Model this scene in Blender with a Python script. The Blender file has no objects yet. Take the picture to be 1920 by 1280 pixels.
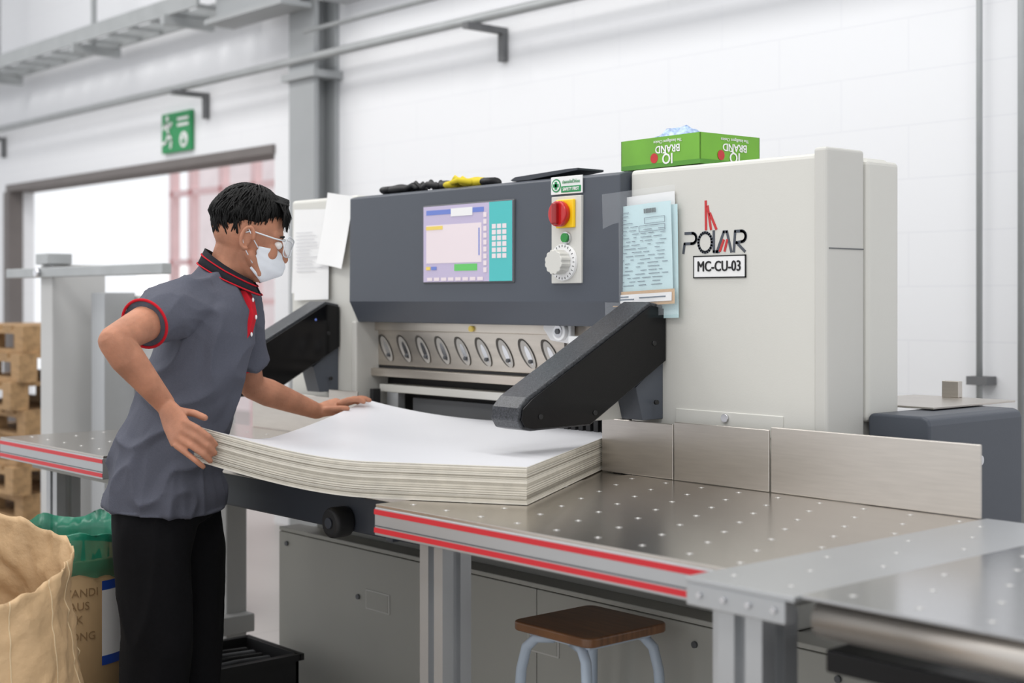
import bpy, bmesh, math, random
from mathutils import Vector, Matrix, noise
random.seed(4)
scene=bpy.context.scene
COL=scene.collection
try: scene.view_settings.view_transform='Standard'
except Exception: pass

# ------------------------------------------------------------ materials
def lin(c):
    r=[]
    for v in c:
        v=v/255.0
        r.append(v/12.92 if v<=0.04045 else ((v+0.055)/1.055)**2.4)
    return (r[0],r[1],r[2],1.0)
def mat(name,rgb,rough=0.5,metal=0.0,var=0.05,scale=6.0,bump=0.0,bscale=80.0,emit=0.0,alpha=1.0,coat=0.0,stretch=None,trans=0.0,spec=0.5,sss=0.0):
    m=bpy.data.materials.new(name); m.use_nodes=True
    nt=m.node_tree; b=nt.nodes['Principled BSDF']
    c=lin(rgb)
    tc=nt.nodes.new('ShaderNodeTexCoord')
    nz=nt.nodes.new('ShaderNodeTexNoise'); nz.inputs['Scale'].default_value=scale; nz.inputs['Detail'].default_value=4
    src=tc.outputs['Object']
    if stretch:
        mp=nt.nodes.new('ShaderNodeMapping'); mp.inputs['Scale'].default_value=stretch
        nt.links.new(src,mp.inputs[0]); src=mp.outputs[0]
    nt.links.new(src,nz.inputs['Vector'])
    rp=nt.nodes.new('ShaderNodeValToRGB')
    rp.color_ramp.elements[0].position=0.3; rp.color_ramp.elements[1].position=0.7
    rp.color_ramp.elements[0].color=tuple(max(0,x*(1-var)) for x in c[:3])+(1,)
    rp.color_ramp.elements[1].color=tuple(min(1,x*(1+var)) for x in c[:3])+(1,)
    nt.links.new(nz.outputs['Fac'],rp.inputs[0]); nt.links.new(rp.outputs[0],b.inputs['Base Color'])
    b.inputs['Roughness'].default_value=rough; b.inputs['Metallic'].default_value=metal
    b.inputs['Specular IOR Level'].default_value=spec
    if sss: b.inputs['Subsurface Weight'].default_value=sss; b.inputs['Subsurface Scale'].default_value=0.01
    if coat: b.inputs['Coat Weight'].default_value=coat
    if trans: b.inputs['Transmission Weight'].default_value=trans
    if alpha<1: b.inputs['Alpha'].default_value=alpha
    if emit>0:
        nt.links.new(rp.outputs[0],b.inputs['Emission Color']); b.inputs['Emission Strength'].default_value=emit
    if bump>0:
        n2=nt.nodes.new('ShaderNodeTexNoise'); n2.inputs['Scale'].default_value=bscale; n2.inputs['Detail'].default_value=3
        nt.links.new(src,n2.inputs['Vector'])
        bp=nt.nodes.new('ShaderNodeBump'); bp.inputs['Strength'].default_value=bump; bp.inputs['Distance'].default_value=0.004
        nt.links.new(n2.outputs['Fac'],bp.inputs['Height']); nt.links.new(bp.outputs[0],b.inputs['Normal'])
    return m
def brick_mat(name,rgb,rgb2,bw,bh,rough=0.8,bump=0.3,mortar=0.006,flat=False):
    m=bpy.data.materials.new(name); m.use_nodes=True
    nt=m.node_tree; b=nt.nodes['Principled BSDF']
    tc=nt.nodes.new('ShaderNodeTexCoord'); sp=nt.nodes.new('ShaderNodeSeparateXYZ'); cb=nt.nodes.new('ShaderNodeCombineXYZ')
    nt.links.new(tc.outputs['Object'],sp.inputs[0]); nt.links.new(sp.outputs[0],cb.inputs[0]); nt.links.new(sp.outputs[1 if flat else 2],cb.inputs[1])
    br=nt.nodes.new('ShaderNodeTexBrick'); br.inputs['Scale'].default_value=1.0
    br.inputs['Color1'].default_value=lin(rgb); br.inputs['Color2'].default_value=lin(rgb); br.inputs['Mortar'].default_value=lin(rgb2)
    br.inputs['Mortar Size'].default_value=mortar; br.inputs['Brick Width'].default_value=bw; br.inputs['Row Height'].default_value=bh
    nt.links.new(cb.outputs[0],br.inputs['Vector']); nt.links.new(br.outputs['Color'],b.inputs['Base Color'])
    b.inputs['Roughness'].default_value=rough
    if bump>0:
        bp=nt.nodes.new('ShaderNodeBump'); bp.inputs['Strength'].default_value=bump; bp.inputs['Distance'].default_value=0.003; bp.invert=True
        nt.links.new(br.outputs['Fac'],bp.inputs['Height']); nt.links.new(bp.outputs[0],b.inputs['Normal'])
    return m

M={}
M['wall']=brick_mat('white_painted_block',(234,235,238),(229,230,234),0.6,0.2,bump=0,mortar=.003)
M['floor']=brick_mat('epoxy_floor',(170,166,162),(158,155,151),3.0,3.0,rough=0.35,flat=True)
M['ceil']=mat('ceiling_sheet',(205,207,210),0.7)
M['putty']=mat('machine_light_gray',(207,206,200),0.45,0,0.015,3,0.05,300)
M['putty2']=mat('machine_side_gray',(196,195,190),0.45,0,0.015,3,0.05,300)
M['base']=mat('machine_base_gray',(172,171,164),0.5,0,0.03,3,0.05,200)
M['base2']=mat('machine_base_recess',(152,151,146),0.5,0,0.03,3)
M['slate']=mat('slate_dark_panel',(72,77,86),0.45,0,0.03,3,0.05,300)
M['slate2']=mat('slate_darker',(52,56,64),0.5,0,0.03,3)
M['black']=mat('black_gloss',(10,10,12),0.14,0,0.1,5,spec=0.3)
M['blackm']=mat('black_matte',(22,22,24),0.55,0,0.1,8)
M['steel']=mat('brushed_steel',(204,198,191),0.22,1.0,0.04,4,0.02,60,stretch=(1,30,30))
M['steelb']=mat('beam_steel',(206,198,188),0.32,0.9,0.07,5,0.04,60,stretch=(1,10,10))
M['steelplate']=mat('steel_stop_plate',(198,192,185),0.34,0.88,0.05,5,0.04,90,stretch=(2,2,30))
M['steelcool']=mat('cool_steel',(192,193,195),0.14,1.0,0.03,4,0.02,60,stretch=(1,30,30))
M['chrome']=mat('chrome',(215,215,218),0.22,1.0,0.02,3)
M['ball']=mat('ball_steel',(212,211,209),0.4,0.6,0.02,3)
M['alu']=mat('anodised_aluminium',(182,184,186),0.35,0.7,0.03,4)
M['groove']=mat('dark_groove',(95,97,100),0.5,0.4,0.03,4)
M['recshade']=mat('recess_shade',(84,79,74),0.5,0.3,0.03,4)  # shade tone for the flat ovals on the clamp beam
M['recess']=mat('recess_steel',(192,188,182),0.4,0.4,0.05,10)
M['red']=mat('red_stripe',(200,30,42),0.4,0,0.03,4)
M['papertop']=mat('glossy_board',(224,225,230),0.3,0,0.008,2)
M['sheetA']=mat('board_edge_cream',(206,200,187),0.7,0,0.08,40)
M['sheetB']=mat('board_edge_gray',(148,141,128),0.7,0,0.10,40)
M['sheetC']=mat('board_edge_white',(228,223,212),0.7,0,0.05,40)
M['white']=mat('white_paper',(234,234,234),0.6,0,0.01,5)
M['cyan']=mat('pale_cyan_paper',(196,223,227),0.55,0,0.02,5)
M['ink']=mat('ink',(90,105,120),0.6)
M['inkblack']=mat('ink_black',(18,18,20),0.6)
M['kraft']=mat('kraft_card',(200,165,125),0.7,0,0.06,10)
M['green']=mat('box_green',(108,168,48),0.35,0,0.12,8)
M['green2']=mat('box_green_dark',(78,140,40),0.35,0,0.08,8)
M['signgreen']=mat('sign_green',(26,140,80),0.5)
M['glass']=mat('clear_plastic',(235,240,245),0.1,0,0.0,5,alpha=0.14)
M['screen']=mat('screen_lilac',(176,166,192),0.3,0,0.01,3,emit=0.2)
M['teal']=mat('screen_teal',(66,172,172),0.3,0,0.02,3,emit=0.2)
M['uiblue']=mat('screen_blue',(96,116,186),0.3,0,0.02,3,emit=0.2)
M['uipink']=mat('screen_pink',(212,200,204),0.3,0,0.01,3,emit=0.22)
M['uigreen']=mat('screen_green',(90,180,90),0.3,0,0.02,3,emit=0.2)
M['uiyellow']=mat('screen_yellow',(215,190,90),0.3,0,0.02,3,emit=0.2)
M['yellow']=mat('switch_yellow',(245,200,20),0.4)
M['redsw']=mat('switch_red',(190,25,28),0.25,coat=0.3)
M['reddk']=mat('switch_red_dark',(150,18,22),0.3,coat=0.2)
M['grnbtn']=mat('button_green',(40,140,60),0.3)
M['wood']=mat('stool_wood',(126,86,56),0.4,0,0.3,6,0.1,60,stretch=(1,12,1),coat=0.2)
M['tube']=mat('pale_blue_tube',(190,203,218),0.3,0,0.03,5)
M['skin']=mat('skin',(176,124,99),0.62,0,0.18,20,0.2,240,spec=0.28,sss=0.1)
M['hair']=mat('black_hair',(11,10,10),0.55,0,0.3,60,0.8,220,stretch=(3,3,0.5),spec=0.28)
M['shirt']=mat('charcoal_pique',(86,88,99),0.9,0,0.05,200,0.3,500,spec=0.2)
M['shirtred']=mat('red_trim',(190,28,42),0.8,0,0.04,100,0.2,400,spec=0.2)
M['collard']=mat('black_collar',(38,38,44),0.85,0,0.04,100,0.2,400,spec=0.2)
M['pants']=mat('black_trousers',(14,14,17),0.9,0,0.1,100,0.15,300,spec=0.2)
M['mask']=mat('white_mask',(222,226,232),0.8,0,0.02,50,0.05,200)
M['lens']=mat('clear_lens',(225,232,238),0.05,0,0,5,alpha=0.34)
M['rim']=mat('clear_rim',(205,210,214),0.2,0,0.02,5)
M['eyew']=mat('eye_white',(230,228,225),0.2)
M['sack']=mat('woven_sack',(200,168,128),0.65,0,0.08,12,0.7,45)
M['binbag']=mat('green_bin_liner',(28,130,102),0.25,0,0.25,14,0.3,30,alpha=.72)
M['drum']=mat('fibre_drum',(166,138,100),0.7,0,0.06,8)
M['stencil']=mat('stencil_ink',(138,110,76),0.8)
M['blue']=mat('label_blue',(35,75,170),0.5)
M['crate']=mat('pallet_wood',(166,134,96),0.8,0,0.3,5,0.2,30,stretch=(1,6,6))
M['wallgray']=mat('steel_column_gray',(158,161,163),0.5,0,0.04,3)
M['beamgray']=mat('beam_gray',(196,199,202),0.5,0,0.04,3)
M['frame']=mat('dark_frame',(112,106,104),0.6)
M['bracket']=mat('bracket_gray',(105,106,108),0.6)
M['galv']=mat('galvanised',(168,171,172),0.45,0.3,0.06,8)
M['outred']=mat('outside_red_glow',(226,196,196),0.7,emit=0.15)  # slight emission stands in for daylight on the racking
M['outwhite']=mat('outside_white_glow',(240,238,236),0.7,emit=0.5)  # emission imitates an overexposed sunlit wall, no lamp there
M['outpink']=mat('outside_pink_glow',(228,216,217),0.7,emit=0.2)  # weak glow put into the colour for outdoor brightness
M['putty3']=mat('lift_gray',(188,188,187),0.5,0,0.03,3)
M['glitter']=mat('speckled_gray',(58,60,64),0.3,0.2,0.7,260,0.2,400)

# ------------------------------------------------------------ helpers
W={}
def wl(p): return W.get(p.name,Vector((0,0,0))) if p else Vector((0,0,0))
def empty(name,loc,label=None,cat=None,parent=None,group=None):
    o=bpy.data.objects.new(name,None); COL.objects.link(o); o.empty_display_size=0.05
    o.location=Vector(loc)-wl(parent); W[o.name]=Vector(loc)
    if parent: o.parent=parent
    if label: o['label']=label
    if cat: o['category']=cat
    if group: o['group']=group
    return o
def obj(name,V,F,mats,parent=None,midx=None,smooth=False,label=None,cat=None,kind=None,group=None,bevel=0,origin=None):
    V=[Vector(v) for v in V]
    if origin is None:
        lo=Vector((min(v.x for v in V),min(v.y for v in V),min(v.z for v in V)))
        hi=Vector((max(v.x for v in V),max(v.y for v in V),max(v.z for v in V)))
        origin=Vector(((lo.x+hi.x)/2,(lo.y+hi.y)/2,lo.z))
    me=bpy.data.meshes.new(name); me.from_pydata([v-origin for v in V],[],F); me.update()
    if not isinstance(mats,(list,tuple)): mats=[mats]
    for m in mats: me.materials.append(m)
    if midx:
        for p,i in zip(me.polygons,midx): p.material_index=i
    if smooth: me.polygons.foreach_set('use_smooth',[True]*len(me.polygons))
    o=bpy.data.objects.new(name,me); COL.objects.link(o)
    o.location=origin-wl(parent); W[o.name]=origin
    if parent: o.parent=parent
    if bevel:
        b=o.modifiers.new('bevel','BEVEL'); b.width=bevel; b.segments=3; b.limit_method='ANGLE'; b.angle_limit=math.radians(40)
    if label: o['label']=label
    if cat: o['category']=cat
    if kind: o['kind']=kind
    if group: o['group']=group
    return o
def bx(V,F,x0,x1,y0,y1,z0,z1):
    n=len(V)
    V+= [(x0,y0,z0),(x1,y0,z0),(x1,y1,z0),(x0,y1,z0),(x0,y0,z1),(x1,y0,z1),(x1,y1,z1),(x0,y1,z1)]
    F+= [tuple(n+i for i in f) for f in [(0,3,2,1),(4,5,6,7),(0,1,5,4),(1,2,6,5),(2,3,7,6),(3,0,4,7)]]
def box(name,x0,x1,y0,y1,z0,z1,m,parent=None,bevel=0.003,**k):
    V=[];F=[];bx(V,F,x0,x1,y0,y1,z0,z1)
    return obj(name,V,F,m,parent,bevel=bevel,**k)
def boxes(name,L,m,parent=None,bevel=0.0,**k):
    V=[];F=[]
    for b in L: bx(V,F,*b)
    return obj(name,V,F,m,parent,bevel=bevel,**k)
def prism(name,prof,x0,x1,m,parent=None,bevel=0.0,axis='x',**k):
    n=len(prof);V=[]
    for x in (x0,x1):
        for (p,q) in prof:
            V.append((x,p,q) if axis=='x' else ((p,x,q) if axis=='y' else (p,q,x)))
    F=[tuple(range(n)),tuple(range(2*n-1,n-1,-1))]
    for i in range(n):
        j=(i+1)%n; F.append((i,i+n,j+n,j))
    o=obj(name,V,F,m,parent,bevel=bevel,**k)
    bm=bmesh.new(); bm.from_mesh(o.data); bmesh.ops.recalc_face_normals(bm,faces=bm.faces); bm.to_mesh(o.data); bm.free()
    return o
def tubeg(V,F,pts,rads,n=14,ref=None,cap=True):
    pts=[Vector(p) for p in pts]; N=len(pts)
    R=[(r,r) if not isinstance(r,tuple) else r for r in rads]
    T=[]
    for i in range(N):
        a=pts[max(0,i-1)]; b=pts[min(N-1,i+1)]; T.append((b-a).normalized())
    if ref is None:
        ref=Vector((0,0,1)) if abs(T[0].z)<0.9 else Vector((1,0,0))
    u=Vector(ref)
    P=list(zip(pts,R,T)); seq=[]
    if cap:
        r=min(R[0]); seq.append((pts[0]-T[0]*r*0.9,(R[0][0]*.35,R[0][1]*.35),T[0])); seq.append((pts[0]-T[0]*r*0.6,(R[0][0]*.78,R[0][1]*.78),T[0]))
    seq+=P
    if cap:
        r=min(R[-1]); seq.append((pts[-1]+T[-1]*r*0.6,(R[-1][0]*.78,R[-1][1]*.78),T[-1])); seq.append((pts[-1]+T[-1]*r*0.9,(R[-1][0]*.35,R[-1][1]*.35),T[-1]))
    base=len(V)
    for (p,r,t) in seq:
        uu=(u-t*u.dot(t))
        if uu.length<1e-5: uu=t.orthogonal()
        uu.normalize(); u=uu; v=t.cross(uu)
        for k in range(n):
            a=2*math.pi*k/n
            V.append(p+uu*(math.cos(a)*r[0])+v*(math.sin(a)*r[1]))
    S=len(seq)
    for i in range(S-1):
        for k in range(n):
            a=base+i*n+k; b=base+i*n+(k+1)%n
            F.append((a,b,b+n,a+n))
    F.append(tuple(base+k for k in range(n-1,-1,-1))); F.append(tuple(base+(S-1)*n+k for k in range(n)))
def tube(name,pts,r,m,parent=None,n=16,cap=False,**k):
    V=[];F=[]
    rads=r if isinstance(r,list) else [r]*len(pts)
    tubeg(V,F,pts,rads,n,cap=cap)
    return obj(name,V,F,m,parent,smooth=k.pop('smooth',True),**k)
def cyl(name,p0,p1,r,m,parent=None,n=24,bevel=0,**k):
    o=tube(name,[p0,p1],r,m,parent,n=n,smooth=False,bevel=bevel,**k)
    for p in o.data.polygons:
        if len(p.vertices)==4: p.use_smooth=True
    return o
def ellip(V,F,c,r,axes=None,nu=20,nv=12):
    c=Vector(c); base=len(V)
    ax=axes or (Vector((1,0,0)),Vector((0,1,0)),Vector((0,0,1)))
    V.append(c-ax[2]*r[2])
    for j in range(1,nv):
        th=-math.pi/2+math.pi*j/nv
        for i in range(nu):
            ph=2*math.pi*i/nu
            V.append(c+ax[0]*(r[0]*math.cos(th)*math.cos(ph))+ax[1]*(r[1]*math.cos(th)*math.sin(ph))+ax[2]*(r[2]*math.sin(th)))
    V.append(c+ax[2]*r[2]); top=len(V)-1
    for i in range(nu): F.append((base,base+1+(i+1)%nu,base+1+i))
    for j in range(nv-2):
        for i in range(nu):
            a=base+1+j*nu+i; b=base+1+j*nu+(i+1)%nu
            F.append((a,b,b+nu,a+nu))
    for i in range(nu):
        a=base+1+(nv-2)*nu
        F.append((a+i,a+(i+1)%nu,top))
def solid(name,V,F,m,parent,voxel=0.006,sm=6,disp=None,**k):
    o=obj(name+'_t',V,F,m,None,origin=Vector((0,0,0)))
    r=o.modifiers.new('r','REMESH'); r.mode='VOXEL'; r.voxel_size=voxel; r.use_smooth_shade=True
    s=o.modifiers.new('s','SMOOTH'); s.iterations=sm; s.factor=0.5
    bpy.context.view_layer.update()
    dg=bpy.context.evaluated_depsgraph_get()
    me=bpy.data.meshes.new_from_object(o.evaluated_get(dg))
    VV=[v.co.copy() for v in me.vertices]; NN=[v.normal.copy() for v in me.vertices]; FF=[tuple(p.vertices) for p in me.polygons]
    if disp:
        VV=[v+n*disp(v,n) for v,n in zip(VV,NN)]
    bpy.data.objects.remove(o); bpy.data.meshes.remove(me)
    return obj(name,VV,FF,m,parent,smooth=True,**k)
def text(name,s,loc,size,m,parent=None,rot=(math.pi/2,0,0),align='CENTER',bold=0.0,sx=1.0,wrap=None,**k):
    cu=bpy.data.curves.new(name,'FONT'); cu.body=s; cu.size=size; cu.align_x=align; cu.align_y='CENTER'; cu.extrude=0.0004
    cu.resolution_u=3
    t=bpy.data.objects.new(name+'_t',cu); COL.objects.link(t); bpy.context.view_layer.update()
    dg=bpy.context.evaluated_depsgraph_get(); me=bpy.data.meshes.new_from_object(t.evaluated_get(dg))
    Mx=Matrix.Translation(Vector(loc))@(Matrix.Rotation(rot[2],4,'Z')@Matrix.Rotation(rot[1],4,'Y')@Matrix.Rotation(rot[0],4,'X'))
    VV=[];FF=[]
    shifts=[(0,0)] if not bold else [(-bold,0),(bold,0),(0,bold*.6),(0,-bold*.6)]
    for q,(dx,dy) in enumerate(shifts):
        b0=len(VV)
        for v in me.vertices:
            c=Vector((v.co.x*sx+dx,v.co.y+dy,v.co.z+q*.00004))
            VV.append(wrap(c) if wrap else Mx@c)
        FF+=[tuple(b0+i for i in p.vertices) for p in me.polygons]
    bpy.data.objects.remove(t); bpy.data.curves.remove(cu); bpy.data.meshes.remove(me)
    if not VV: return None
    return obj(name,VV,FF,m,parent,**k)
def ribbons(name,lines,w,y,m,parent=None,**k):
    V=[];F=[]
    for L in lines:
        for a,b in zip(L[:-1],L[1:]):
            a2=Vector(a);b2=Vector(b);d=(b2-a2).normalized();nn=Vector((-d.y,d.x))*w/2; a2=a2-d*w*.3;b2=b2+d*w*.3
            n=len(V)
            for yy in (y,y+0.001):
                for q in (a2-nn,b2-nn,b2+nn,a2+nn): V.append((q.x,yy,q.y))
            F+=[(n,n+1,n+2,n+3),(n+7,n+6,n+5,n+4),(n,n+4,n+5,n+1),(n+1,n+5,n+6,n+2),(n+2,n+6,n+7,n+3),(n+3,n+7,n+4,n)]
    return obj(name,V,F,m,parent,**k)
def copyobj(o,loc,parent=None,name=None):
    c=o.copy(); c.name=name or o.name.split('.')[0]; COL.objects.link(c)
    c.parent=parent; c.location=Vector(loc)-wl(parent); W[c.name]=Vector(loc)
    return c

# ------------------------------------------------------------ camera
cam=bpy.data.cameras.new('camera'); co=bpy.data.objects.new('camera',cam); COL.objects.link(co)
cam.lens=50; cam.sensor_width=36; cam.sensor_fit='HORIZONTAL'
co.location=(0,0,1.35)
fw=Vector((-0.751,0.660,0)).normalized()
co.rotation_euler=fw.to_track_quat('-Z','Y').to_euler()
cam.shift_y=-78/1920.0
cam.dof.use_dof=True; cam.dof.focus_distance=3.6; cam.dof.aperture_fstop=2.6
scene.camera=co
RR=Vector((0.660,0.751,0)).normalized(); FFd=fw

# ------------------------------------------------------------ room
box('floor',-20,4,-3,14,-0.1,0,M['floor'],bevel=0,kind='structure')
WY=4.6
boxes('wall_back',[(-7.41,4,WY,WY+0.2,0,5),(-16,-11.45,WY,WY+0.2,0,5),(-11.45,-7.41,WY,WY+0.2,2.27,5)],M['wall'],kind='structure')
box('ceiling',-16,4,-3,WY+0.2,5.0,5.1,M['ceil'],bevel=0,kind='structure')
boxes('trim_1',[(-11.5,-7.40,WY-0.02,WY+0.2,2.235,2.29),(-11.55,-11.44,WY-0.02,WY+0.1,0,2.235)],M['frame'],kind='structure')
c=boxes('steel_column',[(-6.98,-6.72,4.43,4.46,0,5),(-6.98,-6.72,4.57,4.598,0,5),(-6.87,-6.83,4.46,4.57,0,5),(-7.02,-6.68,4.40,4.598,2.60,2.64)],M['wallgray'])
c['label']='gray painted steel column standing against the white wall'; c['category']='column'
b=boxes('steel_beam',[(-6.66,2,4.42,4.46,3.02,3.14),(-6.66,2,4.46,4.598,3.02,3.04),(-6.66,2,4.46,4.598,3.12,3.14)],M['beamgray'])
b['label']='gray steel channel beam running along the white wall'; b['category']='beam'
b=boxes('roof_beam',[(-7.55,-6.70,4.2,4.40,2.98,3.01),(-7.55,-6.70,4.28,4.32,3.01,3.2),(-7.55,-6.70,4.2,4.40,3.2,3.23),(-7.1,-7.04,4.28,4.32,3.23,5.0)],M['wallgray'])
b['label']='gray steel roof beam meeting the column head'; b['category']='beam'
V=[];F=[]
bx(V,F,-15,-7.6,4.18,4.2,3.1,3.2); bx(V,F,-15,-7.6,4.46,4.48,3.1,3.2)
x=-14.9
while x<-7.65: bx(V,F,x,x+0.04,4.2,4.46,3.11,3.13); x+=0.3
for x in (-13,-11,-9.3,-8.0): bx(V,F,x,x+0.05,4.15,4.5,3.04,3.1); bx(V,F,x,x+0.03,4.3,4.33,3.1,5.0)
o=obj('cable_tray',V,F,M['galv']); o['label']='galvanised ladder cable tray hung high beside the wall'; o['category']='cable tray'
e=empty('wall_conduit',(-5,4.45,2.7),'long horizontal steel conduit carried by wall brackets','pipe')
cyl('pipe',(-15,4.42,2.71),(3.5,4.42,2.71),0.024,M['galv'],e)
cyl('pipe',(-6.7,4.35,2.84),(3.5,4.35,2.84),0.013,M['galv'],e)
for x in (-11.55,-8.21,-5.28,-2.6):
    prism('bracket',[(4.34,2.655),(4.34,2.685),(4.595,2.685),(4.595,2.52),(4.565,2.52),(4.565,2.655)],x-.02,x+.02,M['bracket'],e)
for X in (-2.68,-2.52):
    e=empty('wall_pipe',(X,4.55,0.5),'thin vertical galvanised conduit on the white wall','pipe')
    cyl('pipe',(X,4.55,0.3),(X,4.55,4.9),0.011 if X<-2.6 else 0.013,M['galv'],e)
    if X<-2.6:
        boxes('clamp',[(X-.04,X+.04,4.53,4.595,1.05,1.08)],M['bracket'],e)
e=empty('exit_sign',(-8.6,4.55,2.33),'green and white emergency sign mounted above the doorway','sign')
SX0,SX1=-8.79,-8.39
box('sign_board',SX0,SX1,4.57,4.595,2.335,2.60,M['signgreen'],e)
ribbons('running_figure',[[(-8.72,2.53),(-8.69,2.46)],[(-8.72,2.53),(-8.76,2.50)],[(-8.72,2.53),(-8.67,2.51),(-8.65,2.53)],[(-8.69,2.46),(-8.65,2.42),(-8.66,2.37)],[(-8.69,2.46),(-8.72,2.41),(-8.77,2.40)]],.022,4.566,M['white'],e)
cyl('figure_head',(-8.705,4.57,2.565),(-8.705,4.565,2.565),.018,M['white'],e)
cyl('arrow_disc',(-8.48,4.57,2.41),(-8.48,4.566,2.41),.052,M['white'],e)
ribbons('arrow_mark',[[(-8.48,2.44),(-8.48,2.385)],[(-8.505,2.405),(-8.48,2.38),(-8.455,2.405)]],.014,4.5645,M['signgreen'],e)
ribbons('sign_lines',[[(-8.56,2.55),(-8.42,2.55)],[(-8.56,2.51),(-8.42,2.51)]],.018,4.566,M['white'],e)

# outside
boxes('storage_rack',[(x,x+.08,7,7.08,0,3.6) for x in (-13.3,-12.9,-12.3,-11.7,-11.1,-10.5)]+[(-13.3,-10.4,7,7.06,z,z+.06) for z in (0.9,1.7,2.4,3.1)]+[(-13.3,-10.4,7.9,7.95,z,z+.06) for z in (1.3,2.1,2.9)],M['outred'],label='pale red steel racking standing outside the doorway',cat='rack')
box('outside_building',-24,-2,12,12.3,0,2.0,M['outwhite'],bevel=0,label='white building wall outside the doorway with added daylight glow',cat='building')
box('outside_shed',-16.6,-12.5,9,10,0,4.2,M['outpink'],bevel=0,label='pale pink shed outside the doorway with added daylight glow',cat='building')

# ------------------------------------------------------------ cutting machine
MC=empty('paper_cutting_machine',(-2.9,2.9,0),'large light gray industrial paper guillotine with dark control panel','machine')
YF=2.70
box('rear_body',-3.92,-2.52,2.95,3.55,0.05,1.6,M['putty2'],MC,0.01)
RC=box('right_housing',-2.603,-1.99,YF,2.97,0.62,1.690,M['putty'],MC,0.012,label='light gray right housing')
box('side_cover',-2.012,-1.975,YF-0.004,2.845,0.62,1.703,M['putty2'],MC,0.008)
box('side_cover',-2.2,-1.972,2.852,2.985,1.06,1.683,M['putty'],MC,0.012)
box('seam_line',-1.9755,-1.9735,2.705,2.84,1.468,1.4705,M['groove'],MC,0)
box('left_housing',-4.24,-3.845,YF,2.95,0.86,1.695,M['putty'],MC,0.012,label='light gray left housing')
box('left_housing_foot',-4.36,-4.2,2.42,2.5,0.0,0.86,M['putty3'],MC,0.006)
box('foot_bracket',-4.30,-4.15,2.36,2.5,0.24,0.30,M['putty3'],MC,0.004)
box('inner_cheek',-3.862,-3.835,2.69,2.85,0.93,1.28,M['putty2'],MC,0.006)
prism('control_panel',[(2.95,1.688),(2.700,1.688),(2.668,1.68),(2.665,1.345),(2.700,1.278),(2.95,1.278)],-3.838,-2.608,M['slate'],MC,0.004,label='dark slate control panel')
YP=2.665
SC=box('touch_screen',-3.440,-3.020,YP-0.004,YP+0.01,1.399,1.636,M['groove'],MC,0.003,label='colour control screen with teal keypad')
def ui(n,x0,x1,z0,z1,m,d=0.0055,par=None):
    return box(n,x0,x1,YP-d,YP-d+0.001,z0,z1,m,par or SC,0)
ui('display_area',-3.435,-3.025,1.404,1.632,M['screen'])
ui('keypad_area',-3.125,-3.025,1.404,1.632,M['teal'],0.0065)
ui('title_bar',-3.420,-3.150,1.606,1.620,M['uiblue'],0.0065)
ui('window_area',-3.420,-3.160,1.46,1.575,M['uipink'],0.0065)
ui('green_field',-3.285,-3.18,1.436,1.456,M['uigreen'],0.0065)
ui('yellow_field',-3.420,-3.34,1.561,1.572,M['uiyellow'],0.0075)
ui('blue_mark',-3.395,-3.37,1.440,1.450,M['uiblue'],0.0075)
ui('yellow_field',-3.42,-3.40,1.440,1.450,M['uiyellow'],0.0075)
ui('status_field',-3.30,-3.20,1.598,1.622,M['white'],0.0075)
ui('blue_mark',-3.172,-3.168,1.48,1.56,M['uiblue'],0.0075)
boxes('key_grid',[(-3.112+i*.023,-3.095+i*.023,YP-.0075,YP-.0065,1.47+j*.017,1.483+j*.017) for i in range(3) for j in range(6)],M['uipink'],SC)
boxes('soft_key',[(-3.415+i*.034,-3.390+i*.034,YP-.0075,YP-.0065,1.407,1.417) for i in range(8)],M['uipink'],SC)
boxes('soft_key',[(-3.150,-3.136,YP-.0075,YP-.0065,1.43+j*.02,1.444+j*.02) for j in range(9)],M['uipink'],SC)
SW=box('switch_plate',-2.862,-2.745,YP-0.006,YP+0.01,1.395,1.632,M['putty'],MC,0.002)
sp=box('isolator_switch',-2.835,-2.765,YP-0.016,YP-0.006,1.545,1.622,M['yellow'],MC,0.003,label='yellow and red main isolator switch')
cyl('knob_disc',(-2.810,YP-0.016,1.583),(-2.810,YP-0.036,1.583),0.035,M['redsw'],sp,n=32,bevel=.004)
prism('handle',[(-2.819,1.612),(-2.801,1.612),(-2.801,1.554),(-2.819,1.554)],YP-0.048,YP-0.034,M['reddk'],sp,0.004,axis='y')
gb=cyl('push_button',(-2.798,YP-0.006,1.518),(-2.798,YP-0.014,1.518),0.017,M['chrome'],MC,bevel=.001,label='green push button in chrome ring')
cyl('button_cap',(-2.798,YP-0.014,1.518),(-2.798,YP-0.02,1.518),0.0125,M['grnbtn'],gb)
hw=cyl('hand_wheel',(-2.808,YP-0.006,1.452),(-2.808,YP-0.016,1.452),0.050,M['white'],MC,bevel=.001,label='white hand wheel dial')
V=[];F=[]
bxn=36
for k,(yy) in enumerate((YP-.016,YP-.05)):
    for i in range(bxn):
        a=2*math.pi*i/bxn; r=0.034 if i%3 else 0.031
        V.append((-2.808+r*math.cos(a),yy,1.452+r*math.sin(a)))
F=[tuple(range(bxn)),tuple(range(2*bxn-1,bxn-1,-1))]+[(i,i+bxn,(i+1)%bxn+bxn,(i+1)%bxn) for i in range(bxn)]
obj('dial_knob',V,F,M['putty'],hw,bevel=0.002)
ribbons('dial_ticks',[[(-2.808+.042*math.cos(a),1.452+.042*math.sin(a)),(-2.808+.047*math.cos(a),1.452+.047*math.sin(a))] for a in [math.pi*2*i/24 for i in range(24)]],0.0014,YP-.0172,M['inkblack'],hw)
sg=box('safety_sign',-2.866,-2.743,YP-0.004,YP,1.638,1.686,M['white'],MC,0.001,label='green and white safety first sign')
box('green_band',-2.824,-2.747,YP-0.005,YP-.004,1.642,1.659,M['signgreen'],sg,0)
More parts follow.
